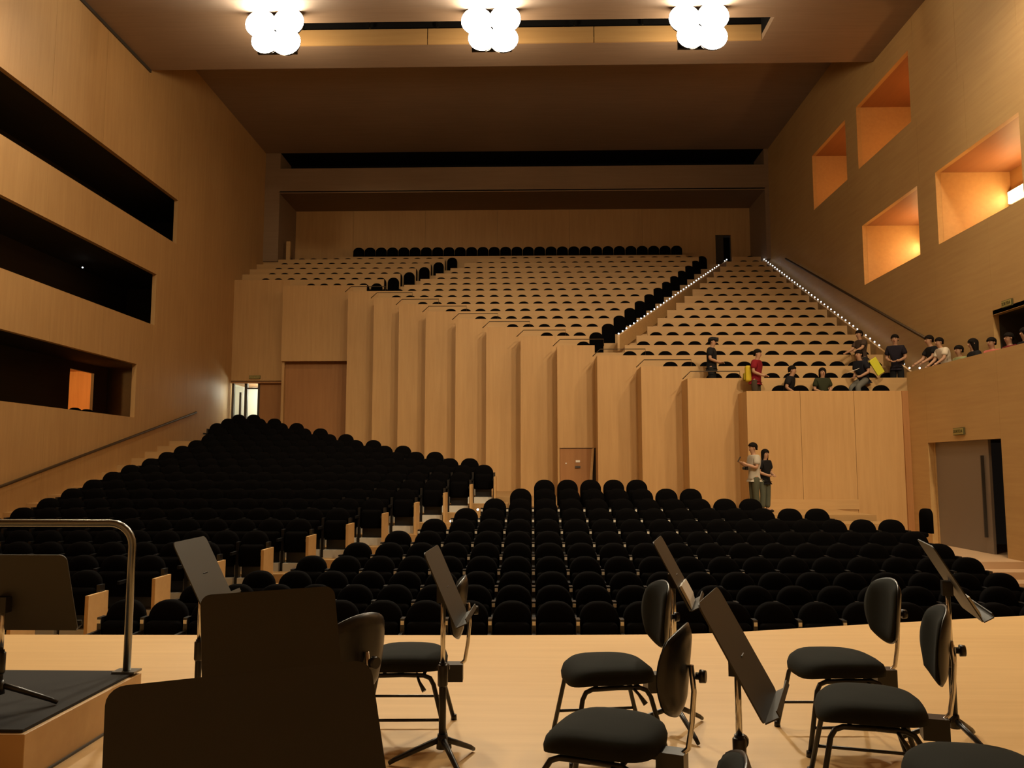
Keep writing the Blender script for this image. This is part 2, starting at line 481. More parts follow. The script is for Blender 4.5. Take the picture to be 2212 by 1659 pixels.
# room behind the upper doorway
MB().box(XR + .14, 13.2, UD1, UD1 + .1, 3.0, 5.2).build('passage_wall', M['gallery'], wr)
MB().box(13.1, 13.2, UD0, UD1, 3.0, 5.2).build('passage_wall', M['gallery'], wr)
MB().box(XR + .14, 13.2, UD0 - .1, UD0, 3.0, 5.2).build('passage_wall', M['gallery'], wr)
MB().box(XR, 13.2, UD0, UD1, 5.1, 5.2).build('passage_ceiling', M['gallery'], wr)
# lower door
d1 = empty('door_1'); struct(d1)
MB().box(XLOW + .14, XLOW + 1.3, DY1 - .06, DY1, DZ0, DZ1).build('door_reveal', M['wallr'], d1)
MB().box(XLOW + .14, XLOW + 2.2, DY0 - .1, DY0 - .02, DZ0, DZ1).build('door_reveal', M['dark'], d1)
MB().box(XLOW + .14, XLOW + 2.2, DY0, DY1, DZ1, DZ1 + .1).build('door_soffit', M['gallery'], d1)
MB().box(XLOW + .14, XLOW + 2.2, DY0, DY1, DZ0 - .1, DZ0).build('door_floor', M['pink'], d1)
MB().box(XLOW + .16, XLOW + .22, DY0 + .8, DY1 - .06, DZ0, DZ1).build('door_leaf', M['doorgrey'], d1)
MB().box(XLOW + .09, XLOW + .16, DY0 + 1.0, DY0 + 1.03, DZ0 + .35, DZ1 - .35).build('pull_bar', M['frame'], d1)
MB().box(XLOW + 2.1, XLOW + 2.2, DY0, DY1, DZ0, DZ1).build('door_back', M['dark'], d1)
# reddish strip standing in for the shaded crevice between balcony front and right wall
MB().prism([(22.03, -.4), (22.1, -.4), (22.1, 3.5), (22.07, 3.5)], XLOW - .16, XLOW, axis='x').build('crevice_strip', M['redwood'], wr)

# ------------------------------------------------------------------ ceiling, rear soffit, back walls
cl = empty('ceiling'); struct(cl)
CZ = 14.45
SX0, SX1, SY0, SY1 = -8.3, 7.05, 22.85, 24.2
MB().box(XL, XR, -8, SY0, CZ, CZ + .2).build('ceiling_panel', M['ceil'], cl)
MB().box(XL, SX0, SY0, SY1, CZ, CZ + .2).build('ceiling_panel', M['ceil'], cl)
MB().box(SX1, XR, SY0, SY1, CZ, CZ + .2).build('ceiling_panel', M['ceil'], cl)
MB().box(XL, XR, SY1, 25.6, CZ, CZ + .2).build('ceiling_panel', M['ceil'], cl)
nb = 3
for i in range(nb):
    a = SX0 + (SX1 - SX0) * i / nb; b = SX0 + (SX1 - SX0) * (i + 1) / nb
    MB().box(a + .012, b - .012, SY1 - .06, SY1 - .01, CZ + .0, CZ + .50).build('slot_board', M['board'], cl)
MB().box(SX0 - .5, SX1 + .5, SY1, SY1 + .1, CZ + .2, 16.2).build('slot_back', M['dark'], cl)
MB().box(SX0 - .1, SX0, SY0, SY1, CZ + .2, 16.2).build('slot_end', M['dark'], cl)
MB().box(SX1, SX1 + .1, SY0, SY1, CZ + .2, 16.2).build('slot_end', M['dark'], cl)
for i in range(7):
    xx = SX0 + 1.2 + i * 2.1
    MB().box(xx, xx + .05, SY1 - .1, SY1 - .06, CZ + .52, CZ + 1.2).build('slot_bracket', M['steel'], cl)
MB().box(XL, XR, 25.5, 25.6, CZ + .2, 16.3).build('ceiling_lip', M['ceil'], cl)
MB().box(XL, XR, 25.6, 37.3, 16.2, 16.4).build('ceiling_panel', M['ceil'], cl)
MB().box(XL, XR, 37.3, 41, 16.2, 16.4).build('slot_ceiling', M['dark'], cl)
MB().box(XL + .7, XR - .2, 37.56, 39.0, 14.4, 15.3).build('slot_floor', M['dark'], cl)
# rear beam with a dark control-room slot above it
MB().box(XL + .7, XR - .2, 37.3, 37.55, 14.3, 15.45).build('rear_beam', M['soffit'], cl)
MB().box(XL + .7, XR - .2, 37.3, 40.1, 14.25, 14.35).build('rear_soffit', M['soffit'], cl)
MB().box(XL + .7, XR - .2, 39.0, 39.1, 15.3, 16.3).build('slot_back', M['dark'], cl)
MB().box(XL, XL + .7, 37.3, 40.1, 11.0, 16.2).build('rear_pier', M['soffit'], cl)  # darker wood chosen to put the low light here into the colour
MB().box(XR - .2, XR, 37.3, 40.1, 11.0, 16.2).build('rear_pier', M['soffit'], cl)
wb = empty('wall_back'); struct(wb)
for i in range(6):
    a = XL + (9.1 - XL) * i / 6; b = XL + (9.1 - XL) * (i + 1) / 6
    MB().box(a + .004, b - .004, 40.05, 40.2, 10.0, 14.4).build('panel', M['wall'], wb)
MB().box(9.86, XR, 40.05, 40.2, 10.0, 14.4).build('panel', M['wall'], wb)
MB().box(9.1, 9.86, 40.05, 40.2, 12.9, 14.4).build('panel', M['wall'], wb)
MB().box(9.1, 9.5, 40.12, 40.18, 10.0, 12.9).build('door_leaf', M['gallery'], wb)
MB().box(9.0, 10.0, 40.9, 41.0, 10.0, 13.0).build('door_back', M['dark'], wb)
MB().box(-11.6, -11.42, 37.9, 38.05, 11.0, 12.12).build('newel_post', M['board'], wb)
struct(MB().box(XL - 4, XR + 3, -8.2, -8, -1.4, 16.4).build('wall_stage_rear', M['wall']))

# rear lobby door under the far-left panel
ld = empty('door_3'); struct(ld)
Y = 34.0
MB().box(XL, -12.42, Y - .05, Y + .1, 2.0, 5.0).build('door_frame', M['frame'], ld)
MB().box(-11.98, -11.86, Y - .05, Y + .1, 2.0, 5.0).build('door_frame', M['frame'], ld)
MB().box(-11.42, -11.34, Y - .05, Y + .1, 2.0, 5.0).build('door_frame', M['frame'], ld)
MB().box(-11.86, -11.42, Y - .02, Y + .06, 4.72, 4.78).build('transom', M['frame'], ld)
MB().box(-12.98, -12.34, Y + .95, Y + 1.0, 2.35, 4.90).build('door_leaf', M['corr'], ld)
MB().box(-12.24, -12.16, Y + .1, Y + .16, 2.2, 4.6).build('pull_bar', M['frame'], ld)
MB().box(-11.34, PX[12] + .3, Y - .02, Y + .1, 2.0, 5.0).build('side_panel', M['redwood'], ld)
MB().box(-14.6, -10.8, Y + 1.7, Y + 1.8, 2.0, 5.0).build('lobby_wall', M['corr'], ld)
MB().box(-14.7, -14.6, Y + .1, Y + 1.8, 2.0, 5.0).build('lobby_wall', M['corr'], ld)
MB().box(-14.6, -12.5, Y + .0, Y + .1, 2.0, 5.0).build('lobby_wall', M['corr'], ld)
MB().box(-10.9, -10.8, Y + .1, Y + 1.7, 2.0, 5.0).build('lobby_wall', M['corr'], ld)
MB().box(-14.6, -10.8, Y + .1, Y + 1.8, 4.96, 5.04).build('lobby_ceiling', M['corr'], ld)
MB().box(-12.5, -10.8, 32.9, Y, 1.9, 2.35).box(-14.6, -10.8, Y, Y + 1.8, 1.9, 2.35).build('lobby_floor', M['terrace'], ld)
point('lobby_white_lamp', (-11.1, Y + .6, 4.6), 90, (.95, 1.0, .85), .12)
spot('door_spill_light', (-11.6, Y - .15, 4.85), (-12.4, 30, 2.6), 13, (.9, 1.0, .8), 110, .9, .15)  # added spot without a fixture, for lobby light spilling through the door

# wall handrails
def trail(name, pts, r, label):
    o = MB().tube(pts, r, 8).build(name, M['rail']); return tag(o, label, 'handrail')
trail('handrail', [(XL + .07, 17.0, .62), (XL + .07, 19.2, 1.05), (XL + .07, 30.2, 3.5), (XL + .02, 30.25, 3.5)], .04, 'dark sloping handrail along the left wall under the lowest gallery slot')
trail('handrail', [(XR - .07, 22.8, 5.0), (XR - .07, 35.0, 10.4), (XR - .02, 35.05, 10.4)], .04, 'dark sloping handrail on the right wall above the dotted step lights')
# guard rails at the left end of each balcony row
for k in range(2, 13):
    x0 = PX[k-1] + .12; z = ptop(k-1); yy = PD[k-1] + .06
    L = 1.35
    o = MB().tube([(x0 - .25, yy - .02, z - .02), (x0 - .02, yy, z + .20), (x0 + L, yy, z + .20), (x0 + L, yy, z - .02)], .014, 6).build('guard_rail', M['rail'])
    tag(o, 'thin dark guard rail on the %s panel of the balcony front counted from the right' % ORD[k], 'guard rail', 'row-end guard rails')

# signs above the doors
def sign(name, pos, rot, w_, h_, label):
    t = empty(name, pos); t.rotation_euler = rot
    tag(t, label, 'sign')
    MB().box(-w_/2, w_/2, -.02, .02, -h_/2, h_/2).build('sign_box', M['signtxt'], t)
    MB().box(-w_/2 + .012, w_/2 - .012, -.026, -.02, -h_/2 + .012, h_/2 - .012).build('sign_face', M['green'], t)
    cu = bpy.data.curves.new('lettering', 'FONT'); cu.body = 'SORTIDA'; cu.align_x = 'CENTER'; cu.align_y = 'CENTER'
    cu.size = h_ * .62; cu.extrude = .002
    o = bpy.data.objects.new('lettering', cu); COL.objects.link(o); o.parent = t
    o.location = (0, -.03, 0); o.rotation_euler = (R(90), 0, 0)
    cu.materials.append(M['signtxt'])
    dg = bpy.context.evaluated_depsgraph_get()
    me = bpy.data.meshes.new_from_object(o.evaluated_get(dg))
    ww = max(v.co.x for v in me.vertices) - min(v.co.x for v in me.vertices)
    sc = (w_ - .05) / ww
    for v in me.vertices: v.co.x *= sc
    bpy.data.objects.remove(o)
    obj_from(me, 'lettering', t, (0, -.03, 0)).rotation_euler = (R(90), 0, 0)
sign('exit_sign', (XLOW - .03, 19.5, 2.32), (0, 0, R(-90)), .46, .17, 'small green exit sign above the grey door on the right')
sign('exit_sign', (XR - .03, 19.0, 5.25), (0, 0, R(-90)), .40, .16, 'small green exit sign above the dark upper right doorway')
sign('exit_sign', (-11.5, 33.76, 5.2), (0, 0, 0), .46, .14, 'small dim exit sign above the bright white door at far left')

# ------------------------------------------------------------------ floodlight banks
for bx, side in BANKS:
    t = empty('floodlight_bank', (bx, 22.35, 13.87)); t.scale = (1.14, 1, 1.06)
    tag(t, {'left': 'leftmost', 'middle': 'middle', 'right': 'rightmost'}[side] + ' dazzling floodlight bank hanging from the ceiling slot', 'floodlight', 'ceiling floodlights')
    MB().box(-.5, .5, .12, .22, -.5, .45).build('back_frame', M['blackmetal'], t)
    MB().tube([(0, .17, .45), (0, .17, .75)], .04, 8).build('hanger', M['steel'], t)
    for q, (ix, iz, rr) in enumerate(((-.36, .20, .40), (.34, .24, .40), (-.22, -.30, .36), (.30, -.34, .38))):  # lenses oversized and overlapping so they merge like the lamps' glare
        yo = -.02 * q
        can = MB().tube([(ix, .14, iz), (ix, -.02 + yo, iz), (ix, -.14 + yo, iz)], [.2, rr*.9, rr], 24).build('lamp_can', M['blackmetal'], t)
        MB().tube([(ix, -.135 + yo, iz), (ix, -.17 + yo, iz), (ix, -.19 + yo, iz)], [rr*.985, rr*.9, rr*.4], 24).build('lens', M['lens'], can)
for hx, hy, _ in HOUSE:
    t = empty('ceiling_downlight', (hx, hy, CZ))
    tag(t, 'recessed round downlight in the wooden ceiling above the stalls', 'downlight', 'ceiling downlights')
    MB().tube([(0, 0, -.03), (0, 0, .0)], [.26, .28], 20).build('trim_ring', M['blackmetal'], t)

# ------------------------------------------------------------------ stalls seats
def rounded_poly(w_, z0, z1, r, n=8):
    p = [(-w_/2, z0), (w_/2, z0)]
    for i in range(n + 1):
        a = math.pi/2 * i / n
        p.append((w_/2 - r + r*math.cos(a), z1 - r + r*math.sin(a)))
    for i in range(n + 1):
        a = math.pi/2 + math.pi/2 * i / n
        p.append((-w_/2 + r + r*math.cos(a), z1 - r + r*math.sin(a)))
    return p
def pad_mesh(name, w_, z0, z1, r, t, m, lean=.0, puff=.03):
    mb = MB()
    outer = rounded_poly(w_, z0, z1, r)
    cz = (z0 + z1) / 2
    rings = [(1.0, t), (1.0, t*.35), (.93, 0.0), (.6, -puff)]
    n = len(outer); vs = []
    for sc, y in rings:
        for (x, z) in outer:
            zz = cz + (z - cz) * (sc if sc == 1 else 1 - (1-sc)*.8)
            vs.append((x*sc, y + lean*(zz - z0), zz))
    fs = []
    for k in range(len(rings) - 1):
        for i in range(n):
            j = (i+1) % n
            fs.append((k*n+i, k*n+j, (k+1)*n+j, (k+1)*n+i))
    fs.append(tuple(range(n))); fs.append(tuple(3*n + i for i in reversed(range(n))))
    mb.add(vs, fs, 0, True)
    me = mb.mesh(name, m)
    return me
SP = .53
ME = {}
ME['back'] = pad_mesh('seat_backrest', .478, .36, SH, .21, .10, M['seat'], .10)
ME['cushion'] = pad_mesh('seat_cushion', .43, .34, .72, .06, .09, M['seat'], .06)
ME['base'] = MB().box(-.225, .225, -.12, .14, 0, .15).mesh('seat_base', M['grey'])
ME['col'] = MB().box(-.2, .2, .02, .12, .15, .36).mesh('seat_column', M['shell'])
ME['arm'] = MB().box(-.02, .02, -.34, .10, .56, .61).box(-.025, .025, -.04, .10, .0, .76).mesh('seat_armrest', M['shell'])
ME['plate'] = MB().box(-.02, .02, -.052, -.04, .69, .735).mesh('number_plate', M['paleplate'])
ME['endp'] = MB().box(-.02, .03, -.40, .14, -.0, .66).mesh('end_panel', M['board'])

stall = []
for i, d in enumerate(ROWS):
    rows = []
    if i <= 10:
        xs = [.285 + SP*j for j in range(-12, 14)]
        c = [x for x in xs if -3.95 + .6*(d-12) - .27 <= x <= (6.65 if d < 15.8 else 6.65 - 1.15*(d-15.5)) ]
        stall.append(('centre block', i, d, c))
    e = left_end(d) - .27
    c = []
    x = e
    while x > -10.45:
        c.append(x); x -= SP
    c.reverse()
    c = [x for x in c if x / d > -.70]
    if c: stall.append(('left block', i, d, c))
allseats = []
for blk, i, d, c in stall:
    for j, x in enumerate(c):
        allseats.append((d, blk, i, j, len(c), x))
def seat_vis(s):
    d, blk, i, j, n, x = s
    if blk == 'centre block': return d
    # left block: interior of the far rows hides behind nearer ones
    edge = (j >= n - 3) or (j <= 2)
    return d * (.55 if edge else 1.0)
allseats.sort(key=seat_vis)
ind = allseats[:300]; rest = allseats[300:]
def place_seat(s):
    d, blk, i, j, n, x = s
    t = empty('stalls_seat', (x, d, zf(d)))
    if blk == 'centre block':
        lb = 'black stalls seat in the %s row of the centre block, %s from the diagonal aisle' % (ORD[i+1], ORD[j+1])
    else:
        lb = 'black stalls seat in the %s row of the left block, %s from the diagonal aisle' % (ORD[i+1], ORD[n-j])
    tag(t, lb, 'seat', 'black stalls seats')
    obj_from(ME['back'], 'backrest', t); obj_from(ME['cushion'], 'seat_cushion', t, (0, -.10, 0))
    obj_from(ME['base'], 'seat_base', t); obj_from(ME['col'], 'column', t)
    a = obj_from(ME['arm'], 'armrest', t, (-SP/2, 0, 0))
    if blk == 'centre block': obj_from(ME['plate'], 'number_plate', a)
    if j == n - 1:
        a = obj_from(ME['arm'], 'armrest', t, (SP/2, 0, 0))
        if blk == 'left block': obj_from(ME['endp'], 'end_panel', t, (SP/2 + .03, 0, 0))
for s in ind: place_seat(s)
def joined(name, items, meshes, mats):
    mb = MB()
    for (px, py, pz) in items:
        for me, off in meshes:
            vs = [(v.co.x + px + off[0], v.co.y + py + off[1], v.co.z + pz + off[2]) for v in me.vertices]
            mb.add(vs, [tuple(p.vertices) for p in me.polygons], 0, True)
    return mb.build(name, mats)
if rest:
    o = joined('stalls_seats', [(s[5], s[0], zf(s[0])) for s in rest], [(ME['back'], (0,0,0)), (ME['cushion'], (0,-.1,0)), (ME['col'], (0,0,0))], M['seat'])
    tag(o, 'mass of black stalls seats deep inside the left block', 'seats', kind='stuff')
# one black seat turned side-on at the right end of the stalls
t = empty('usher_seat', (8.25, 18.2, -.42), R(-90))
tag(t, 'single black seat turned side-on beside the grey right door', 'seat')
obj_from(pad_mesh('usher_backrest', .46, .50, 1.02, .16, .10, M['seat']), 'backrest', t, (0, .2, 0))
MB().box(-.23, .23, -.35, .2, .42, .52).build('seat_cushion', M['seat'], t, .04, 3)
MB().box(-.2, .2, -.1, .1, 0, .42).build('seat_base', M['shell'], t)

# ------------------------------------------------------------------ balcony seats
BH = .77
ME['bback'] = pad_mesh('balcony_seat', .47, .05, BH, .21, .10, M['seat'], .06)
bseats = []
for k in range(LASTK + 1):
    for bi, (s0, s1) in enumerate(SEGS[k]):
        n = int((s1 - max(s0, PX[k] + .12 if k < N else s0) - .35) / .55)
        if n < 1: continue
        lo_ = s1 - .3 if not (k < N and bi == len(SEGS[k]) - 1) else s1 - .35
        for j in range(n):
            bseats.append((k, bi, j, n, lo_ - .55*j))
def bvis(s):
    k, bi, j, n, x = s
    return (k if not (j == 0 and bi < len(SEGS[k]) - 1) else k*.3) if k != LASTK else 5
bseats.sort(key=bvis)
for k, bi, j, n, x in bseats[:300]:
    o = obj_from(ME['bback'], 'balcony_seat', None, (x, PD[k] + .60 if k < LASTK else PD[k] + .7, ptop(k) - FB + (0 if k < LASTK else .33)))
    if k == LASTK: o.scale = (1.13, 1, 1)
    nb_ = len(SEGS[k])
    blkn = 'right-hand block' if bi == nb_ - 1 and k < LASTK else ('top row' if k == LASTK else ('middle block' if bi == nb_ - 2 else 'far left block'))
    if k == LASTK: lb = 'black seat in the topmost balcony row, %s from the right' % ORD[j+1]
    else: lb = 'black balcony seat, %s row up, %s, %s from its right end' % (ORD[k+1], blkn, ORD[j+1])
    tag(o, lb, 'seat', 'black balcony seats behind wooden boards')
if bseats[300:]:
    o = joined('balcony_seats', [(x, PD[k] + .6, ptop(k) - FB) for k, bi, j, n, x in bseats[300:]], [(ME['bback'], (0,0,0))], M['seat'])
    tag(o, 'far upper rows of black balcony seats showing only their tops', 'seats', kind='stuff')
# gallery and box seats that show as dark heads
for (x, y, z, lb) in ((-13.4, 24.35, 2.45, 'black seat in the lowest left gallery before the orange lit doorway'), (-13.4, 23.7, 2.45, 'second black seat beside the orange lit doorway in the lowest left gallery'),
                      (11.55, 21.2, 6.75, 'black seat top above the sill of the large lower right box'), (11.6, 26.2, 6.75, 'black seat top above the sill of the small lower right box'),
                      (11.6, 30.6, 10.68, 'black seat top above the sill of the far upper right box')):
    o = obj_from(ME['bback'], 'box_seat', None, (x, y, z)); tag(o, lb, 'seat')

# ------------------------------------------------------------------ step lights
led_me = MB().sphere((0,0,0), .024, 8, 6).mesh('step_light', M['led'])
def leds(a, b, n, lb, grp, skip=()):
    for i in range(n):
        if i in skip: continue
        f = i / (n - 1)
        # even spacing along the real line
        p = [a[q] + (b[q] - a[q]) * f for q in range(3)]
        o = obj_from(led_me, 'step_light', None, p); tag(o, lb, 'step light', grp)
leds(LED1[0], LED1[1], 40, 'tiny white step light in the dotted line up the diagonal balcony aisle', 'step lights on the diagonal aisle', (36, 37))
leds(LED2[0], LED2[1], 46, 'tiny white step light in the dotted line up the stair by the right wall', 'step lights by the right wall', (5, 6, 7))
for i, (x, z) in enumerate(((9.85, 10.9), (10.0, 11.02), (10.2, 11.1), (10.42, 11.1), (10.55, 11.0), (10.65, 10.92))):
    o = obj_from(led_me, 'step_light', None, (x, 38.0, z)); tag(o, 'tiny white step light in the small peak of lights at the balcony top', 'step light', 'step lights at the balcony top')
for i, p in enumerate(((-1.68, 17.2, .38), (-1.18, 18.1, .57))):
    o = obj_from(led_me, 'step_light', None, p); tag(o, ('nearer', 'farther')[i] + ' tiny white step light in the stalls aisle', 'step light')
o = obj_from(led_me, 'step_light', None, (9.0, 17.16, -.52)); tag(o, 'tiny white step light on the pale steps below the right door', 'step light')
o = obj_from(led_me, 'step_light', None, (-14.4, 25.6, 7.86)); tag(o, 'small glowing lamp under the middle left gallery ceiling', 'step light')
o = obj_from(led_me, 'step_light', None, (10.12, 21.6, 4.06)); tag(o, 'tiny white light on the right gallery parapet beside the people', 'step light')

# ------------------------------------------------------------------ conductor's podium, rail and stand
t = empty('conductor_podium', (-3.4, 4.59, 0)); tag(t, 'low wooden conductor podium with dark carpeted top at lower left', 'podium')
MB().box(-1.0, .99, -.59, .59, 0.0, .235).build('podium_body', M['board'], t, .004, 2)
MB().box(-.99, .965, -.565, .575, .235, .25).build('carpet_top', M['carpet'], t)
MB().box(.99, 1.0, -.59, .59, .0, .012).build('base_strip', M['frame'], t)
t = empty('podium_rail', (-3.2, 5.13, .25)); tag(t, 'chrome hoop rail standing on the back of the podium', 'rail')
arc = [(.72 - .14 + .14*math.cos(R(a)), 0, .76 + .14*math.sin(R(a))) for a in range(0, 91, 15)]
arc2 = [(-x, 0, z) for x, y, z in reversed(arc)]
MB().tube([(.72, 0, 0.01)] + arc + arc2 + [(-.72, 0, 0.01)], .023, 12).build('rail_tube', M['steel'], t)
for sx in (-1, 1):
    MB().box(sx*.72 - .07, sx*.72 + .07, -.05, .05, 0, .012).build('foot_plate', M['steel'], t)

def stand(loc, rz, label, ztop=1.08, w_=.48, slant=.38, tau=25, collar=.5, base=True):
    t = empty('music_stand', loc, R(rz)); tag(t, label, 'music stand', 'black orchestra music stands')
    ct, st = math.cos(R(tau)), math.sin(R(tau))
    zb = ztop - slant * ct; xb = .035 + .38 * slant * st
    # desk: rounded plate in local (y, s) then tilted
    r = .035; hw = w_/2
    poly = []
    for cx, cy, a0 in ((hw - r, slant - r, 0), (-hw + r, slant - r, 90), (-hw + r*.6, r*.6, 180), (hw - r*.6, r*.6, 270)):
        rr = r if a0 < 180 else r*.6
        for a in range(0, 91, 18):
            poly.append((cx + rr*math.cos(R(a0 + a)), cy + rr*math.sin(R(a0 + a))))
    mb = MB(); n = len(poly)
    nx, nz = ct, st
    front = [(xb - s_*st, y, zb + s_*ct) for y, s_ in poly]
    th = .006
    back = [(x - nx*th, y, z - nz*th) for x, y, z in front]
    mb.add(front + back, [tuple(range(n)), tuple(reversed(range(n, 2*n)))] + [(i, (i+1) % n, n + (i+1) % n, n + i) for i in range(n)])
    desk = mb.build('desk', M['desk'], t)
    # tray and lip
    mb = MB()
    a = Vector((xb, 0, zb)); e1 = a + Vector((nx*.055, 0, nz*.055)); e2 = e1 + Vector((-st*.022, 0, ct*.022))
    def slab(p, q, off):
        vs = []
        for P in (p, q):
            for y in (-hw + .01, hw - .01):
                vs.append((P.x, y, P.z)); vs.append((P.x + off.x, y, P.z + off.z))
        mb.add(vs, [(0,1,5,4),(2,6,7,3),(0,2,3,1),(4,5,7,6),(0,4,6,2),(1,3,7,5)])
    slab(a, e1, Vector((st*.005, 0, -ct*.005))); slab(e1, e2, Vector((nx*.005, 0, nz*.005)))
    mb.build('tray', M['desk'], t)
    # bracket and clamp behind the desk
    zc = zb + slant*.38*ct; xc = xb - slant*.38*st
    MB().box(-.03, xc - .012, -.03, .03, zc - .05, zc + .03).build('tilt_bracket', M['shell'], t)
    MB().tube([(0, 0, collar - .02), (0, 0, zc)], .0125, 12).build('upper_rod', M['chrome'], t)
    MB().tube([(0, 0, .10), (0, 0, collar + .01)], .0185, 12).build('lower_tube', M['blackmetal'], t)
    c = MB().tube([(0, 0, collar - .11), (0, 0, collar - .10), (0, 0, collar - .005), (0, 0, collar)], [.021, .026, .026, .02], 12).build('clamp_collar', M['shell'], t)
    MB().tube([(0, .02, collar - .035), (0, .05, collar - .035), (0, .052, collar - .035), (0, .085, collar - .035)], [.012, .012, .027, .026], 12).build('knob', M['shell'], c)
    MB().tube([(0, 0, .09), (0, 0, .16)], [.03, .024], 12).build('hub', M['shell'], t)
    for k in range(3):
        an = R(60 + 120*k)
        MB().tube([(.02*math.cos(an), .02*math.sin(an), .13), (.12*math.cos(an), .12*math.sin(an), .085), (.24*math.cos(an), .24*math.sin(an), .03), (.27*math.cos(an), .27*math.sin(an), .012)], [.016, .015, .013, .011], 8).build('leg', M['blackmetal'], t)
    return t, (xb, zb, ct, st, slant)
def sheet(stand_info, label, y0=-.12, w_=.21, h_=.29, up=.006, pages=1):
    t, (xb, zb, ct, st, sl) = stand_info
    o = MB()
    for q in range(pages):
        off = .004 + q*.003
        for (ya, yb, ha) in ((y0, y0 + w_, h_), (y0 + w_ + .002, y0 + 2*w_ + .002, h_ * (.96))):
            vs = []
            for s_ in (0.004 + q*.01, ha):
                for y in (ya, yb):
                    for e in (0, .0025):
                        vs.append((xb - s_*st + ct*(off + e), y, zb + s_*ct + st*(off + e)))
            o.add(vs, [(0,2,6,4),(1,5,7,3),(0,1,3,2),(4,6,7,5),(0,4,5,1),(2,3,7,6)])
    ob = o.build('sheet_music', M['paper'])
    ob.location = t.location; ob.rotation_euler = t.rotation_euler
    tag(ob, label, 'sheet music')
stand((-.53, 1.62, 0), -62.6, 'nearest music stand with large black desk at the bottom left', 1.08, .52, .46, 33)
stand((-.93, 3.0, 0), -60, 'black music stand just behind the nearest one, turned the same way', 1.05, .48, .40, 22)
stand((-1.92, 4.83, 0), 0, 'music stand with lit grey desk beside the podium', 1.08, .46, .40, 27)
s5 = stand((-.455, 4.3, 0), -2, 'slim music stand with open tray in front of the side-on chair', 1.08, .46, .39, 24)
s6 = stand((.82, 4.9, 0), -14, 'music stand seen edge-on between the two middle chairs', 1.08, .48, .42, 28)
s7 = stand((.79, 3.29, 0), -21, 'music stand with slanted brown-grey desk right of the middle chairs', 1.0, .48, .46, 29, .47)
s8 = stand((2.29, 4.69, 0), -16, 'music stand at the right edge leaning its thin desk', 1.08, .50, .44, 30, .52)
sheet(s6, 'white sheet music lying low on the edge-on music stand', -.2, .17, .14, pages=5)
sheet(s8, 'white sheet music on the tray of the right edge music stand', -.2, .17, .13, pages=4)
stand((-2.74, 4.3, .25), 90, 'conductor music stand on the podium seen from behind', .80, .70, .43, 20, .30)

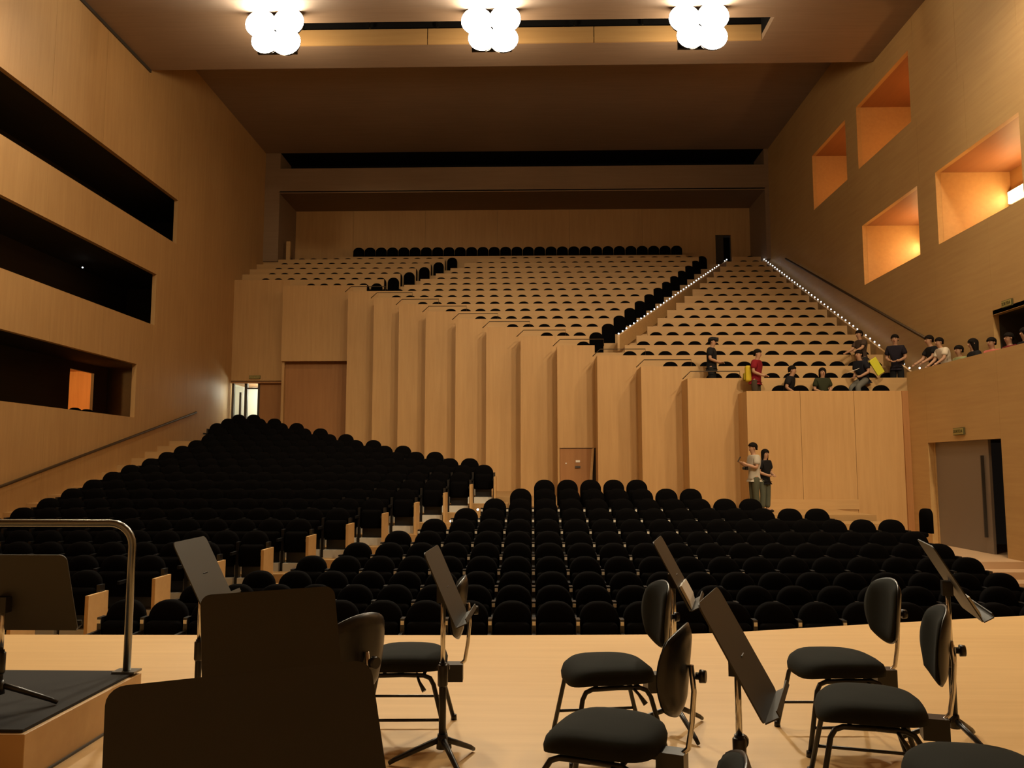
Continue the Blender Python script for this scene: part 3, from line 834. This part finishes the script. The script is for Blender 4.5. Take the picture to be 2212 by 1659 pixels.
# ------------------------------------------------------------------ orchestra chairs
def chair_parts():
    P = {}
    # seat cushion: superellipse dome with a waterfall front
    mb = MB(); nu = 36
    a, b = .235, .24
    def ring(r, zfun):
        out = []
        for i in range(nu):
            th = 2*math.pi*i/nu
            c, s_ = math.cos(th), math.sin(th)
            e = .62
            x = a * r * math.copysign(abs(c)**e, c); y = b * r * math.copysign(abs(s_)**e, s_)
            out.append((x, y, zfun(x, y, r)))
        return out
    top = lambda x, y, r: .475 - .022*r**3 - .035*max(0, x/a)**3 - .010*max(0, -x/a)**2
    rings = [ring(.35, top), ring(.65, top), ring(.85, top), ring(.96, lambda x,y,r: top(x,y,r) - .012), ring(1.0, lambda x,y,r: top(x,y,1) - .035),
             ring(.99, lambda x,y,r: top(x,y,1) - .06), ring(.92, lambda x,y,r: .385 - .015*max(0, x/a)**3), ring(.5, lambda x,y,r: .378)]
    vs = [p for rg in rings for p in rg] + [(0, 0, .477)]
    fs = []
    for k in range(len(rings)-1):
        for i in range(nu):
            j = (i+1) % nu; fs.append((k*nu+i, k*nu+j, (k+1)*nu+j, (k+1)*nu+i))
    for i in range(nu): fs.append((len(vs)-1, (i+1) % nu, i))
    fs.append(tuple((len(rings)-1)*nu + i for i in range(nu)))
    mb.add(vs, fs, 0, True); P['cushion'] = mb.mesh('seat_cushion', M['cushion'])
    # backrest: curved pad and shell
    def pad(off0, off1, grow, m, nm):
        mb = MB(); nz = 12; ny = 12
        grid = []
        for side, off in ((0, off0), (1, off1)):
            for iz in range(nz+1):
                for iy in range(ny+1):
                    u = -1 + 2*iy/ny; v = -1 + 2*iz/nz
                    # map square to superellipse
                    uu = u*math.sqrt(max(0, 1 - .42*v*v)); vv = v*math.sqrt(max(0, 1 - .42*u*u))
                    wv = (.205 + grow) * (.93 + .07*vv)
                    y = uu*wv; z = .70 + vv*(.172 + grow)
                    edge = max(abs(u), abs(v))
                    o_ = off * (1 - (max(0, edge - .6)/.4)**2 * (.75 if side == 0 else .75))
                    x = -.315 + .055*(y/.2)**2 - .10*(z - .70) + o_
                    grid.append((x, y, z))
        n1 = (nz+1)*(ny+1); W = ny+1
        fs = []
        for iz in range(nz):
            for iy in range(ny):
                q = iz*W + iy
                fs.append((q, q+1, q+W+1, q+W)); fs.append((n1+q, n1+q+W, n1+q+W+1, n1+q+1))
        border = [iy for iy in range(W)] + [iz*W + ny for iz in range(1, nz+1)] + [nz*W + iy for iy in range(ny-1, -1, -1)] + [iz*W for iz in range(nz-1, 0, -1)]
        for i in range(len(border)):
            p, q = border[i], border[(i+1) % len(border)]
            fs.append((p, q, n1+q, n1+p))
        mb.add(grid, fs, 0, True); return mb.mesh(nm, m)
    P['back'] = pad(.030, .002, 0, M['cushion'], 'backrest')
    P['shell'] = pad(.0, -.026, .006, M['shell'], 'back_shell')
    P['tube'] = MB().tube([(-.225, 0, .345), (-.29, 0, .355), (-.335, 0, .40), (-.352, 0, .50), (-.362, 0, .62), (-.352, 0, .72)], .011, 10).mesh('back_tube', M['chrome'])
    P['mount'] = MB().box(-.325, -.215, -.045, .045, .29, .385).mesh('back_mount', M['shell'])
    P['clamp'] = MB().tube([(-.37, 0, .68), (-.385, 0, .68), (-.386, 0, .68), (-.41, 0, .68)], [.014, .014, .026, .024], 12).mesh('clamp_knob', M['shell'])
    P['lever'] = MB().tube([(-.08, .18, .37), (-.10, .25, .345), (-.13, .27, .30)], [.008, .008, .014], 8).mesh('lever', M['shell'])
    for sy in (-1, 1):
        P['fl%d' % sy] = MB().tube([(.25, sy*.255, .0), (.185, sy*.215, .32), (.165, sy*.205, .352), (.13, sy*.2, .365), (0, sy*.2, .368)], .0125, 10).mesh('leg', M['blackmetal'])
        P['rl%d' % sy] = MB().tube([(-.26, sy*.25, .0), (-.175, sy*.215, .32), (-.155, sy*.205, .352), (-.12, sy*.2, .365), (0, sy*.2, .368)], .0125, 10).mesh('leg', M['blackmetal'])
        P['st%d' % sy] = MB().tube([(.222, sy*.238, .14), (-.225, sy*.235, .14)], .008, 8).mesh('stretcher', M['blackmetal'])
    P['cross'] = MB().tube([(.10, -.2, .366), (.10, .2, .366)], .010, 8).tube([(-.12, -.2, .366), (-.12, .2, .366)], .010, 8).box(-.22, .1, -.03, .03, .35, .38).mesh('seat_frame', M['blackmetal'])
    P['foot'] = MB().tube([(0, 0, 0), (0, 0, .03)], [.018, .016], 10).mesh('rubber_foot', M['shell'])
    return P
CP = chair_parts()
def chair(loc, rz, label):
    t = empty('orchestra_chair', loc, R(rz)); tag(t, label, 'chair', 'black orchestra chairs on stage')
    obj_from(CP['cushion'], 'seat_cushion', t)
    b = obj_from(CP['back'], 'backrest', t); obj_from(CP['shell'], 'back_shell', b)
    obj_from(CP['tube'], 'back_tube', t); obj_from(CP['mount'], 'back_mount', t); obj_from(CP['clamp'], 'clamp_knob', t)
    obj_from(CP['lever'], 'lever', t); obj_from(CP['cross'], 'seat_frame', t)
    for sy in (-1, 1):
        l = obj_from(CP['fl%d' % sy], 'leg', t); obj_from(CP['foot'], 'rubber_foot', l, (.25, sy*.255, 0))
        l = obj_from(CP['rl%d' % sy], 'leg', t); obj_from(CP['foot'], 'rubber_foot', l, (-.26, sy*.25, 0))
        obj_from(CP['st%d' % sy], 'stretcher', t)
    return t
chair((.40, 4.58, 0), 190, 'black chair in the middle whose seat stands behind the front middle chair')
chair((.30, 3.50, 0), 158, 'front middle black chair with its back turned half towards us')
chair((1.68, 4.75, 0), 182, 'black chair at right standing behind another black chair')
chair((1.54, 3.94, 0), 165, 'black chair at right in front of its twin, backrest seen edge-on')
chair((-.72, 4.82, 0), 182, 'black chair facing left behind the slim music stand')
chair((-1.00, 3.76, 0), 148, 'black chair mostly hidden behind the two large music desks')
chair((1.58, 3.08, 0), 172, 'black chair cut off at the bottom right corner')
chair((.13, 1.92, 0), 168, 'black chair whose backrest top just shows at the bottom edge')

# ------------------------------------------------------------------ people
def skin_mesh(verts, edges, radii, sub=2):
    me = bpy.data.meshes.new('skin'); me.from_pydata([tuple(v) for v in verts], edges, [])
    o = bpy.data.objects.new('skin', me); COL.objects.link(o)
    md = o.modifiers.new('skin', 'SKIN'); md.use_smooth_shade = True
    sv = me.skin_vertices[0].data
    for i, r in enumerate(radii):
        sv[i].radius = (r, r) if not isinstance(r, tuple) else r
        sv[i].use_root = (i == 0)
    ss = o.modifiers.new('sub', 'SUBSURF'); ss.levels = sub; ss.render_levels = sub
    dg = bpy.context.evaluated_depsgraph_get(); dg.update()
    m2 = bpy.data.meshes.new_from_object(o.evaluated_get(dg))
    bpy.data.objects.remove(o)
    return m2
def skeleton(p, h):
    """p: dict of pose points for a 1.75 m figure facing -Y; returns verts/edges/radii with named indices"""
    names = list(p.keys()); idx = {n: i for i, n in enumerate(names)}
    return names, idx
def pose_points(kind, lean=0.0, arms='down', turn=0.0):
    st = kind == 'stand'
    P = {}
    if st: hipz = .93
    elif kind == 'sit': hipz = .52
    else: hipz = .98                    # perched high
    P['pelvis'] = Vector((0, 0, hipz))
    ax = Matrix.Rotation(lean, 3, 'X')
    def up(x, y, z): return P['pelvis'] + ax @ Vector((x, y, z))
    P['belly'] = up(0, 0, .17); P['chest'] = up(0, .0, .36); P['neckb'] = up(0, .005, .50)
    P['neck'] = up(0, -.01, .56)
    hb = P['neck']
    P['jaw'] = hb + Vector((0, -.03, .07)); P['skull'] = hb + Vector((0, -.015, .15)); P['crown'] = hb + Vector((0, -.005, .215))
    for s_, sg in (('l', 1), ('r', -1)):
        P['sh' + s_] = up(sg*.175, 0, .45)
        if arms == 'down':
            P['el' + s_] = up(sg*.235, .03, .17); P['wr' + s_] = up(sg*.23, -.05, -.06); P['hd' + s_] = up(sg*.225, -.07, -.15)
        elif arms == 'hold':            # both hands in front of the chest
            P['el' + s_] = up(sg*.23, -.03, .19); P['wr' + s_] = up(sg*.10, -.26, .28); P['hd' + s_] = up(sg*.05, -.33, .33)
        elif arms == 'low':             # hands before the belly
            P['el' + s_] = up(sg*.24, .0, .18); P['wr' + s_] = up(sg*.12, -.22, .10); P['hd' + s_] = up(sg*.06, -.29, .10)
        elif arms == 'reach':
            P['el' + s_] = up(sg*.22, -.15, .25); P['wr' + s_] = up(sg*.18, -.38, .18); P['hd' + s_] = up(sg*.17, -.47, .16)
        P['hp' + s_] = P['pelvis'] + Vector((sg*.09, 0, -.04))
        if st:
            P['kn' + s_] = Vector((sg*.10, -.015, .49)); P['an' + s_] = Vector((sg*.105, .02, .085)); P['to' + s_] = Vector((sg*.12, -.14, .04))
        elif kind == 'sit':
            P['kn' + s_] = Vector((sg*.11, -.43, .50)); P['an' + s_] = Vector((sg*.11, -.42, .085)); P['to' + s_] = Vector((sg*.12, -.56, .04))
        else:
            P['kn' + s_] = Vector((sg*.12, -.36, .72)); P['an' + s_] = Vector((sg*.12, -.30, .28)); P['to' + s_] = Vector((sg*.13, -.44, .24))
    return P
RAD = dict(pelvis=.14, belly=.128, chest=.14, neckb=.078, neck=.056, jaw=.074, skull=.096, crown=.066,
           sh=.072, el=.050, wr=.034, hd=.039, hp=.102, kn=.067, an=.046, to=.036)
EDG = [('pelvis','belly'),('belly','chest'),('chest','neckb'),('neckb','neck'),('neck','jaw'),('jaw','skull'),('skull','crown')]
for s_ in 'lr':
    EDG += [('chest','sh'+s_),('sh'+s_,'el'+s_),('el'+s_,'wr'+s_),('wr'+s_,'hd'+s_),('pelvis','hp'+s_),('hp'+s_,'kn'+s_),('kn'+s_,'an'+s_),('an'+s_,'to'+s_)]
def rad(n): return RAD[n] if n in RAD else RAD[n[:-1]]
MP = {}
def cmat(name, col, rough=.8):
    if name not in MP: MP[name] = fabric(name, col, rough, 120)
    return MP[name]
SKIN = mat('skin', (.42,.24,.15), .55)
EYE = mat('dark_eye', (.02,.015,.01), .3)
HAIR = mat('dark_hair', (.008,.006,.005), .8, spec=.1)
def person(label, loc, rz, h=1.72, kind='stand', lean=0.0, arms='down', shirt=('black_shirt', (.012,.012,.014)), legs=('dark_trousers', (.02,.022,.026)), hair='short', cap=False):
    P = pose_points(kind, lean, arms)
    t = empty('person', loc, rz); k = h / 1.75; t.scale = (k, k, k)
    tag(t, label, 'person', 'visitors in the hall')
    names = list(P.keys()); idx = {n: i for i, n in enumerate(names)}
    thin = {'pelvis': .72, 'belly': .72, 'chest': .74, 'hpl': .75, 'hpr': .75, 'knl': .8, 'knr': .8, 'shl': .8, 'shr': .8}
    body = skin_mesh([P[n] for n in names], [(idx[a], idx[b]) for a, b in EDG], [rad(n) * thin.get(n, 1) for n in names])
    # face, ears and fingers join the same mesh
    mb = MB(); c = P['skull']
    mb.sphere(c + Vector((0, -.098, -.035)), (.013, .02, .022), 8, 6)
    for sg in (-1, 1):
        mb.sphere(c + Vector((sg*.09, .005, -.02)), (.012, .022, .032), 8, 6)
        mb.sphere(c + Vector((sg*.034, -.083, .0)), (.012, .008, .008), 8, 6, 1)
    mb.sphere(c + Vector((0, -.088, -.075)), (.026, .010, .008), 8, 6, 2)
    for s_, sg in (('l', 1), ('r', -1)):
        d = (P['hd'+s_] - P['wr'+s_]).normalized()
        side = d.cross(Vector((0, 0, 1)))
        side = side.normalized() if side.length > .2 else Vector((0, 1, 0))
        curl = d.cross(side)
        if curl.z > 0: curl = -curl
        base = P['hd'+s_] + d*.01
        for q, ln in enumerate((.065, .075, .07, .055)):
            o = base + side*(.027 - .018*q)
            mb.tube([o, o + d*ln*.5 + curl*.008, o + d*ln*.85 + curl*.03], [.0095, .009, .007], 6)
        th = P['hd'+s_] - d*.02 + side*(.03 if q else .03)
        mb.tube([th, th + side*.025 + d*.03, th + side*.022 + d*.06], [.011, .0105, .008], 6)
    extra = mb.mesh('face', [SKIN, EYE, cmat('lip', (.25,.09,.07))])
    bm = bmesh.new(); bm.from_mesh(body); 
    for f in bm.faces: f.material_index = 0
    bm.from_mesh(extra)
    nm = bpy.data.meshes.new('body'); bm.to_mesh(nm); bm.free()
    for m_ in (SKIN, EYE, MP['lip']): nm.materials.append(m_)
    for p_ in nm.polygons: p_.use_smooth = True
    obj_from(nm, 'body', t)
    def cloth(name, ns, grow, m_, ends=()):
        q = {n: P[n] for n in ns}
        if name == 'trousers': q['waist'] = P['pelvis'] + (P['belly'] - P['pelvis'])*.45
        if name == 'shirt': q['hem'] = P['pelvis'] - (P['belly'] - P['pelvis'])*.45
        for a, b, f in ends: q[a + 'x'] = P[a] + (P[b] - P[a]) * f
        nn = list(q.keys()); ii = {n: i for i, n in enumerate(nn)}
        ed = [(ii[a], ii[b]) for a, b in EDG if a in ii and b in ii] + [(ii[a], ii[a + 'x']) for a, b, f in ends]
        if name == 'trousers': ed.insert(0, (ii['waist'], ii['pelvis']))
        if name == 'shirt': ed.insert(0, (ii['hem'], ii['pelvis']))
        sp_ = {'waist': .125, 'hem': .135, 'pelvis': .115 if name == 'trousers' else .135}
        rr = [sp_[n] + grow if n in sp_ else rad(n[:-1] if n.endswith('x') else n)*1.06 + grow for n in nn]
        me = skin_mesh([q[n] for n in nn], ed, rr); me.materials.clear(); me.materials.append(m_)
        for p_ in me.polygons: p_.use_smooth = True; p_.material_index = 0
        obj_from(me, name, t)
    cloth('shirt', ['pelvis', 'belly', 'chest', 'neckb', 'shl', 'shr'], .016, cmat(*shirt), [('shl', 'ell', .75), ('shr', 'elr', .75)])
    cloth('trousers', ['pelvis', 'hpl', 'hpr', 'knl', 'knr'], .010, cmat(*legs), [('knl', 'anl', .95), ('knr', 'anr', .95)])
    # hair cap over skull, longer at the back when needed
    mb = MB(); nu, nv = 16, 8; c = P['skull'] + Vector((0, .012, .018))
    vs = [(c.x, c.y, c.z + .108)]
    for j in range(1, nv + 1):
        for i in range(nu):
            th = 2*math.pi*i/nu
            back = max(0, math.sin(th)); front = max(0, -math.sin(th))
            ph = math.pi/2 * (j/nv) * (1.12 + .5*back - .22*front)
            r_ = math.sin(min(ph, math.pi*.62))
            z = c.z + .108*math.cos(ph)
            if hair == 'long' and j >= nv - 2 and front < .35: z -= (.10 if j == nv-2 else .2 if j == nv-1 else .30)
            vs.append((c.x + .108*r_*math.cos(th), c.y + .120*r_*math.sin(th), z))
    fs = [(0, 1+i, 1+(i+1) % nu) for i in range(nu)]
    for j in range(nv-1):
        for i in range(nu):
            a = 1+j*nu; fs.append((a+i, a+nu+i, a+nu+(i+1) % nu, a+(i+1) % nu))
    fs.append(tuple(1+(nv-1)*nu+i for i in range(nu)))
    mb.add(vs, fs, 0, True); mb.build('hair', HAIR, t)
    if cap:
        MB().sphere(c + Vector((0, 0, .035)), (.104, .112, .075), 14, 8).tube([c + Vector((0, -.06, .03)), c + Vector((0, -.17, .02))], [.075, .06], 10).build('cap', cmat('dark_cap', (.015,.018,.022)), t)
    for s_ in 'lr':
        a = P['an'+s_]; b = P['to'+s_]
        MB().tube([a + Vector((0, .05, -.05)), a + Vector((0, .0, -.035)), b + Vector((0, .02, .0)), b + Vector((0, -.035, -.008))], [.035, .045, .04, .025], 10).build('shoe', cmat('dark_shoe', (.015,.014,.013)), t)
    return t
def backpack(label, loc, rz, col, nm):
    t = empty('backpack', loc, rz); tag(t, label, 'backpack')
    MB().box(-.15, .15, -.08, .08, -.22, .22).build('bag_body', cmat(nm, col), t, .05, 3)
    MB().box(-.11, .11, .08, .13, -.18, .02).build('front_pocket', cmat(nm + '_pocket', tuple(c*.5 for c in col)), t, .02, 2)
    for sx in (-.09, .09):
        MB().tube([(sx, -.07, .2), (sx, -.13, .1), (sx, -.12, -.1), (sx, -.07, -.18)], .015, 6).build('strap', cmat('dark_strap', (.02,.02,.02)), t)
W_ = zwalk(5.0)
person('man in pale shirt with a camera strap looking at a phone by the balcony wall', (5.42, 20.35, W_), R(-80), 1.70, 'stand', 0, 'hold', ('pale_grey_shirt', (.42,.39,.33)), ('olive_trousers', (.07,.075,.05)), 'short')
person('long-haired woman in dark top standing beside the man with the phone', (5.78, 20.75, W_ - .0), R(35), 1.55, 'stand', .05, 'low', ('black_top', (.010,.010,.012)), ('grey_green_trousers', (.09,.10,.075)), 'long')
o = MB().box(-.035, .035, -.006, .006, -.07, .07).build('phone', M['shell'], None, .004); o.location = (5.05, 20.29, W_ + 1.30); o.rotation_euler = (R(-30), 0, R(-80)); tag(o, 'dark phone held up by the man in the pale shirt', 'phone')
o = MB().box(-.06, .06, -.03, .03, -.045, .045).tube([(0, -.03, 0), (0, -.09, 0)], .035, 10).build('camera_body', M['shell'], None, .008); o.location = (5.22, 20.32, W_ + 1.08); o.rotation_euler = (0, 0, R(-80)); tag(o, 'black camera hanging at the chest of the man in the pale shirt', 'camera')
fl = lambda k: ptop(k) - FB
person('person in black with cap standing in the second balcony row', (5.12, 23.40, fl(1)), R(65), 1.76, 'stand', .03, 'low', legs=('black_trousers', (.012,.013,.015)), cap=True)
person('person in red shirt with yellow backpack at the front left balcony corner', (6.12, 22.55, fl(0)), R(55), 1.74, 'stand', .10, 'low', ('red_shirt', (.20,.012,.02)), ('brown_trousers', (.06,.045,.03)))
backpack('yellow and black backpack hanging from the person in red', (5.93, 22.60, fl(0) + 1.07), R(55 + 25), (.55,.42,.03), 'yellow_fabric')
person('dark-haired person in black seated and leaning right in the front balcony row', (7.0, 22.72, fl(0)), R(60), 1.72, 'sit', .28, 'low')
person('long-haired person seated alone in the front balcony row', (7.98, 22.72, fl(0)), R(0), 1.62, 'sit', .05, 'low', ('dark_olive_top', (.03,.035,.018)), hair='long')
person('person in dark clothes bending over behind the seated reader', (9.75, 24.35, fl(2)), R(-70), 1.66, 'stand', .12, 'reach', ('brown_top', (.06,.04,.03)))
person('person perched on the row board reading a white paper', (9.2, 22.95, fl(0)), R(-65), 1.72, 'perch', .22, 'low', ('navy_top', (.012,.013,.02)), ('pale_jeans', (.12,.12,.11)))
o = MB().box(-.15, .15, -.10, .10, -.002, .004).build('paper_sheet', M['paper']); o.location = (8.86, 22.80, 4.13); o.rotation_euler = (R(20), R(-10), R(-65)); tag(o, 'white sheet of paper held by the reader on the balcony', 'paper')
o = MB().box(-.12, .12, -.02, .02, -.24, .24).build('yellow_folder', cmat('yellow_plastic', (.62,.62,.05)), None, .01); o.location = (9.52, 22.82, 4.25); o.rotation_euler = (0, R(-32), R(10)); tag(o, 'bright yellow folder beside the seated reader', 'folder')
person('person with a backpack standing at the right end of the balcony rows', (10.28, 23.30, fl(1)), R(-35), 1.80, 'stand', .10, 'low', ('navy_jacket', (.015,.013,.022)), ('black_trousers', (.012,.013,.015)))
backpack('dark grey backpack on the person at the right end of the balcony', (10.43, 23.50, fl(1) + 1.18), R(-35), (.05,.05,.04), 'grey_fabric')
G = 3.2
person('person in black leaning on the right gallery parapet, first from the corner', (10.62, 21.75, G), R(-85), 1.76, 'stand', .25, 'reach')
person('person in white shirt leaning beside the first one on the right gallery', (10.62, 21.15, G), R(-85), 1.62, 'stand', .35, 'reach', ('white_shirt', (.62,.56,.46)))
person('person in pale green top among dark figures on the right gallery', (10.68, 20.56, G), R(-80), 1.70, 'sit', .1, 'low', ('pale_green_top', (.30,.32,.16)))
person('long-haired person in black on the right gallery beside the pale green top', (10.68, 19.98, G), R(-95), 1.80, 'sit', .0, 'low', hair='long')
person('dark-haired person in pink top on the right gallery below the dark doorway', (10.66, 19.12, G), R(-70), 1.66, 'sit', .05, 'low', ('pink_top', (.55,.16,.12)))
person('person in dark red on the right gallery in front of the dark doorway', (10.66, 18.45, G), R(-85), 1.66, 'sit', .0, 'low', ('dark_red_top', (.16,.02,.025)))
person('rightmost person in black on the right gallery in front of the dark doorway', (10.66, 17.85, G), R(-85), 1.68, 'sit', .0, 'low', hair='long')
